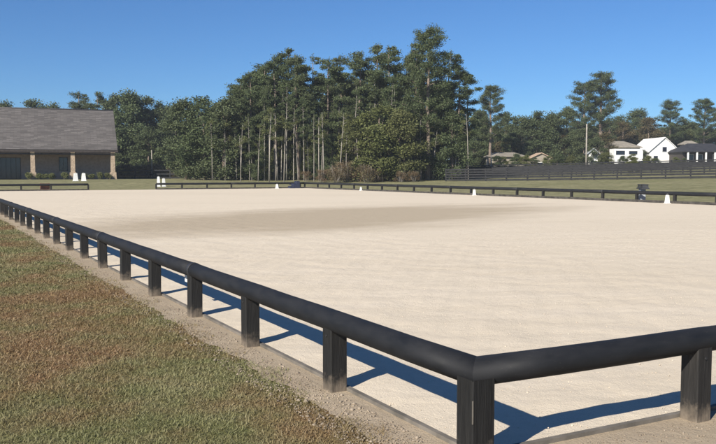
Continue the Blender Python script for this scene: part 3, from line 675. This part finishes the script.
# ---------------------------------------------------------------- far houses, camper, car, poles
M_hw = simple('white_siding', (.78, .78, .76), (.68, .68, .67), 1, .7); M_beige = simple('beige_siding', (.32, .285, .23), (.24, .21, .17), 1, .8)
M_droof = simple('charcoal_roof', (.022, .023, .028), (.04, .04, .045), 1, .85); M_broof = simple('pale_brown_roof', (.28, .25, .20), (.20, .18, .15), 1, .85)
def house(px, Y, w, d, zeave, zridge, label, wm, rm, gable_front=True, rz=0, wins=(), name='house', porch=0, base=1.5):
    p = AT(px, Y); z = gz(p.x, p.y); r = empty(name, (p.x, p.y, z), rz, label=label, cat=name)
    he, hr = zeave-z, zridge-z
    if gable_front:
        b = MB(); prof = [(-w/2, -1), (w/2, -1), (w/2, he), (0, hr-.12), (-w/2, he)]; b.prism([(x, zz) for x, zz in prof], 0, d); b.build('wall', wm, r)
        for sgn in (-1, 1):
            dx_, dz_ = w/2+.35, (hr-he)*(w/2+.35)/(w/2); q = MB()
            q.prism([(0, hr), (sgn*dx_, hr-dz_), (sgn*dx_, hr-dz_-.14), (0, hr-.14)] if sgn > 0 else [(0, hr-.14), (sgn*dx_, hr-dz_-.14), (sgn*dx_, hr-dz_), (0, hr)], -.35, d+.35); q.build('roof', rm, r)
    else:
        MB().box((0, d/2, he/2-.5), (w, d, he+1)).build('wall', wm, r)
        q = MB(); x, y0, y1 = w/2+.4, -.5-porch, d+.5; rx = w/2*.55; q.add([(-x, y0, he), (x, y0, he), (x, y1, he), (-x, y1, he), (-rx, (y0+y1)/2, hr), (rx, (y0+y1)/2, hr), (-x, y0, he-.15), (x, y0, he-.15), (x, y1, he-.15), (-x, y1, he-.15)],
            [(0, 1, 5, 4), (1, 2, 5), (2, 3, 4, 5), (3, 0, 4), (6, 7, 1, 0), (7, 8, 2, 1), (8, 9, 3, 2), (9, 6, 0, 3), (9, 8, 7, 6)]); q.build('roof', rm, r)
        if porch:
            for k in range(6): MB().box((-w/2+.2+k*(w-.4)/5, -porch-.2, he/2-.1), (.28, .28, he)).build('porch_column', M_hw, r)
            MB().box((0, -porch/2-.2, .15), (w, porch+.4, .5)).build('porch_floor', M_conc, r)
    for x0, x1, z0_, z1_ in wins:
        fr = MB(); fr.box(((x0+x1)/2, -.03, (z0_+z1_)/2), (x1-x0, .06, z1_-z0_)); wo = fr.build('window', M_hw if wm is not M_hw else M_grey, r)
        MB().box(((x0+x1)/2, -.065, (z0_+z1_)/2), (x1-x0-.16, .02, z1_-z0_-.16)).build('pane', M_glass, wo)
    return r
house(664, 175, 6.6, 11, ZT(150.5, 175), ZT(137, 175), 'white gabled house at the foot of the right tree line', M_hw, M_hw, rz=R(3), wins=((-2.4, -1.4, .8, 2.2), (1.2, 2.2, .8, 2.2), (-.5, .5, 3.0, 4.1)))
house(705, 168, 9.5, 8, ZT(151.5, 168), ZT(143, 168), 'dark roofed house with a white columned porch at the right edge', M_trim, M_droof, False, wins=((-3.6, -2.4, 1, 2.3), (-1.8, -.6, 1, 2.3), (1.5, 2.7, 1, 2.3)), porch=2.2)
b_ = AT(690, 171); cz = ZT(143.5, 171)
house(690, 178, 2.6, 2.6, ZT(144, 178), ZT(140.5, 178), 'small pale cupola roof peeping over the dark roofed house', M_beige, M_broof, False, name='cupola')
house(617, 172, 9.5, 8, ZT(147, 172), ZT(140.5, 172), 'house with a pale brown roof behind the white camper', M_beige, M_broof, False, wins=((-3, -1.8, 1, 2.4), (1.5, 3, 1, 2.4)))
house(507, 150, 6.2, 5, ZT(156, 150), ZT(152, 150), 'left one of the two beige sheds, under the dark trees', M_beige, M_broof, False, name='shed', wins=((-1.8, -.8, .8, 1.7),))
house(541, 152, 3.6, 4, ZT(157, 152), ZT(152.5, 152), 'right one of the two beige sheds, brownish and small', M_beige, M_wallb, True, name='shed', wins=((-.6, .4, .8, 1.7),))
house(593, 160, 1.8, 2, ZT(152, 160), ZT(148, 160), 'small white hut left of the camper', M_hw, M_grey, True, name='hut', wins=((-.3, .3, 1, 1.6),))
# white camper
p = AT(625, 152); z = gz(p.x, p.y); zt_ = ZT(149, 152)-z; zb_ = .75
r = empty('camper_van', (p.x, p.y, z), R(6), label='white camper parked in front of the pale brown roof', cat='camper')
q = MB(); q.prism([(-2.6, zb_), (2.0, zb_), (2.1, zb_+.9), (2.9, zb_+1.2), (2.9, zt_-.35), (2.5, zt_), (-2.6, zt_)], -1.1, 1.1); q.build('body', M_hw, r)
q = MB(); q.prism([(2.003, .45), (3.6, .45), (3.6, zb_+.55), (3.0, zb_+.75), (2.55, zb_+1.15), (2.103, zb_+.897)], -1.0, 1.0); q.build('cab', M_hw, r)
for x0, x1, z0_, z1_ in ((-2.3, -.6, zt_-1.1, zt_-.35), (.2, 1.8, zt_-1.0, zt_-.4)):
    w = MB().box(((x0+x1)/2, -1.12, (z0_+z1_)/2), (x1-x0, .04, z1_-z0_)).build('window', M_trim, r); MB().box(((x0+x1)/2, -1.145, (z0_+z1_)/2), (x1-x0-.12, .01, z1_-z0_-.12)).build('pane', M_glass, w)
for x in (-1.5, 2.8):
    for y in (-.98, .98): w = MB().tube([(x, y-.12, .36), (x, y+.12, .36)], .36, 16).build('wheel', M_dk, r); MB().tube([(x, y-.13, .36), (x, y+.13, .36)], .18, 12).build('rim', M_grey, w)
# white car beside it
def car(px, Y, rz, label, paint):
    p = AT(px, Y); z = gz(p.x, p.y); r = empty('parked_car', (p.x, p.y, z), rz, label=label, cat='car')
    q = MB(); q.prism([(-2.1, .3), (2.1, .3), (2.15, .75), (1.0, .95), (-1.7, 1.0), (-2.15, .9)], -.88, .88); q.build('body', paint, r)
    q = MB(); q.prism([(-1.75, 1.003), (.95, .965), (.25, 1.5), (-1.2, 1.55)], -.76, .76); q.build('cabin', M_glass, r)
    q = MB(); q.prism([(-1.2, 1.553), (.25, 1.503), (.2, 1.56), (-1.15, 1.61)], -.74, .74); q.build('roof', paint, r)
    for x in (-1.35, 1.35):
        for y in (-.82, .82): w = MB().tube([(x, y-.1, .33), (x, y+.1, .33)], .33, 16).build('wheel', M_dk, r); MB().tube([(x, y-.11, .33), (x, y+.11, .33)], .19, 12).build('rim', M_grey, w)
    for y in (-.6, .6): MB().box((2.12, y, .65), (.08, .35, .14)).build('headlight', M_glass, r)
car(641, 150, R(175), 'white car parked between the camper and the gabled house', M_hw)
for k_, (x, y, Y_) in enumerate(((497, 156, 140), (503, 157, 141), (517, 154, 142), (525, 155, 141), (535, 158, 142), (548, 156, 141), (557, 154, 142), (571, 156, 142), (600, 156, 144), (606, 152, 143), (622, 156, 145), (632, 154, 145), (642, 150, 160), (648, 156, 142), (656, 158, 143), (676, 157, 143), (684, 158, 144))):
    tree('oak' if k_ % 2 else 'bushy', x, y, Y_, 'small dark bush in front of the far houses and sheds', 'bushes before the far houses', 1.6)
# poles
def pole(px, pyt, Y, label, rad=.12, arm=True):
    p = AT(px, Y); z = gz(p.x, p.y); H = ZT(pyt, Y)-z; r = empty('utility_pole', (p.x, p.y, z), R(25), label=label, cat='pole')
    MB().tube([(0, 0, -.3), (0, 0, H)], [rad, rad*.7], 8).build('shaft', M_barkg, r)
    if arm: MB().box((0, 0, H-.35), (1.0, .1, .12)).build('cross_arm', M_barkg, r)
pole(586, 124, 136, 'grey utility pole standing in front of the open pine pair', .15, False)
pole(152, 150, 128, 'thin grey post standing before the dark trees left of the wood', .09, False)
pole(491, 152, 128, 'short grey post behind the paddock fences under the lone pine', .11, False)

# labels that tell the members of a row apart
ONES = 'first second third fourth fifth sixth seventh eighth ninth tenth eleventh twelfth thirteenth fourteenth fifteenth sixteenth seventeenth eighteenth nineteenth twentieth'.split()
def ordinal(i): return ONES[i] if i < 20 else ('twenty', 'thirty', 'forty')[(i+1)//10-2]+' '+ONES[(i+1) % 10-1] if (i+1) % 10 else {30: 'thirtieth', 40: 'fortieth'}[i+1]
for g in ('slender front pines of the middle wood', 'saplings at the wood edge', 'lower trees beside the building', 'brown bushes at the wood edge', 'leafy trees before the right tree line', 'bushes below the left tree line', 'bushes before the far houses', 'undergrowth trees of the middle wood', 'low leafy trees among the front trunks', 'inner pines of the middle wood', 'back row of the middle wood', 'back row of the right tree line'):
    rows = sorted([q for q in REC if q[1].get('group') == g], key=lambda q: q[0])
    for i, (x, o) in enumerate(rows): o['label'] = o['label']+', '+ordinal(i)+' from the left'
rows = sorted([o for o in bpy.data.objects if o.get('group') == 'shrubs along the porch'], key=lambda o: o.location.x)
for i, o in enumerate(rows): o['label'] = o['label']+', '+ordinal(i)+' from the left'

# thin air
xa, xb, ya, yb = -2520, 2520, -420, 4520
hz = MB().box(((xa+xb)/2, (ya+yb)/2, 13.5), (xb-xa, yb-ya, 33)).build('haze', M_lawn)
hm = bpy.data.materials.new('thin_air'); hm.use_nodes = True; ht = hm.node_tree; ht.nodes.clear()
ho = ht.nodes.new('ShaderNodeOutputMaterial'); hv = ht.nodes.new('ShaderNodeVolumePrincipled'); hv.inputs['Color'].default_value = (.82, .90, 1, 1); hv.inputs['Density'].default_value = .00032; hv.inputs['Anisotropy'].default_value = 0
ht.links.new(hv.outputs[0], ho.inputs['Volume']); hz.data.materials[0] = hm; tag(hz, kind='stuff')
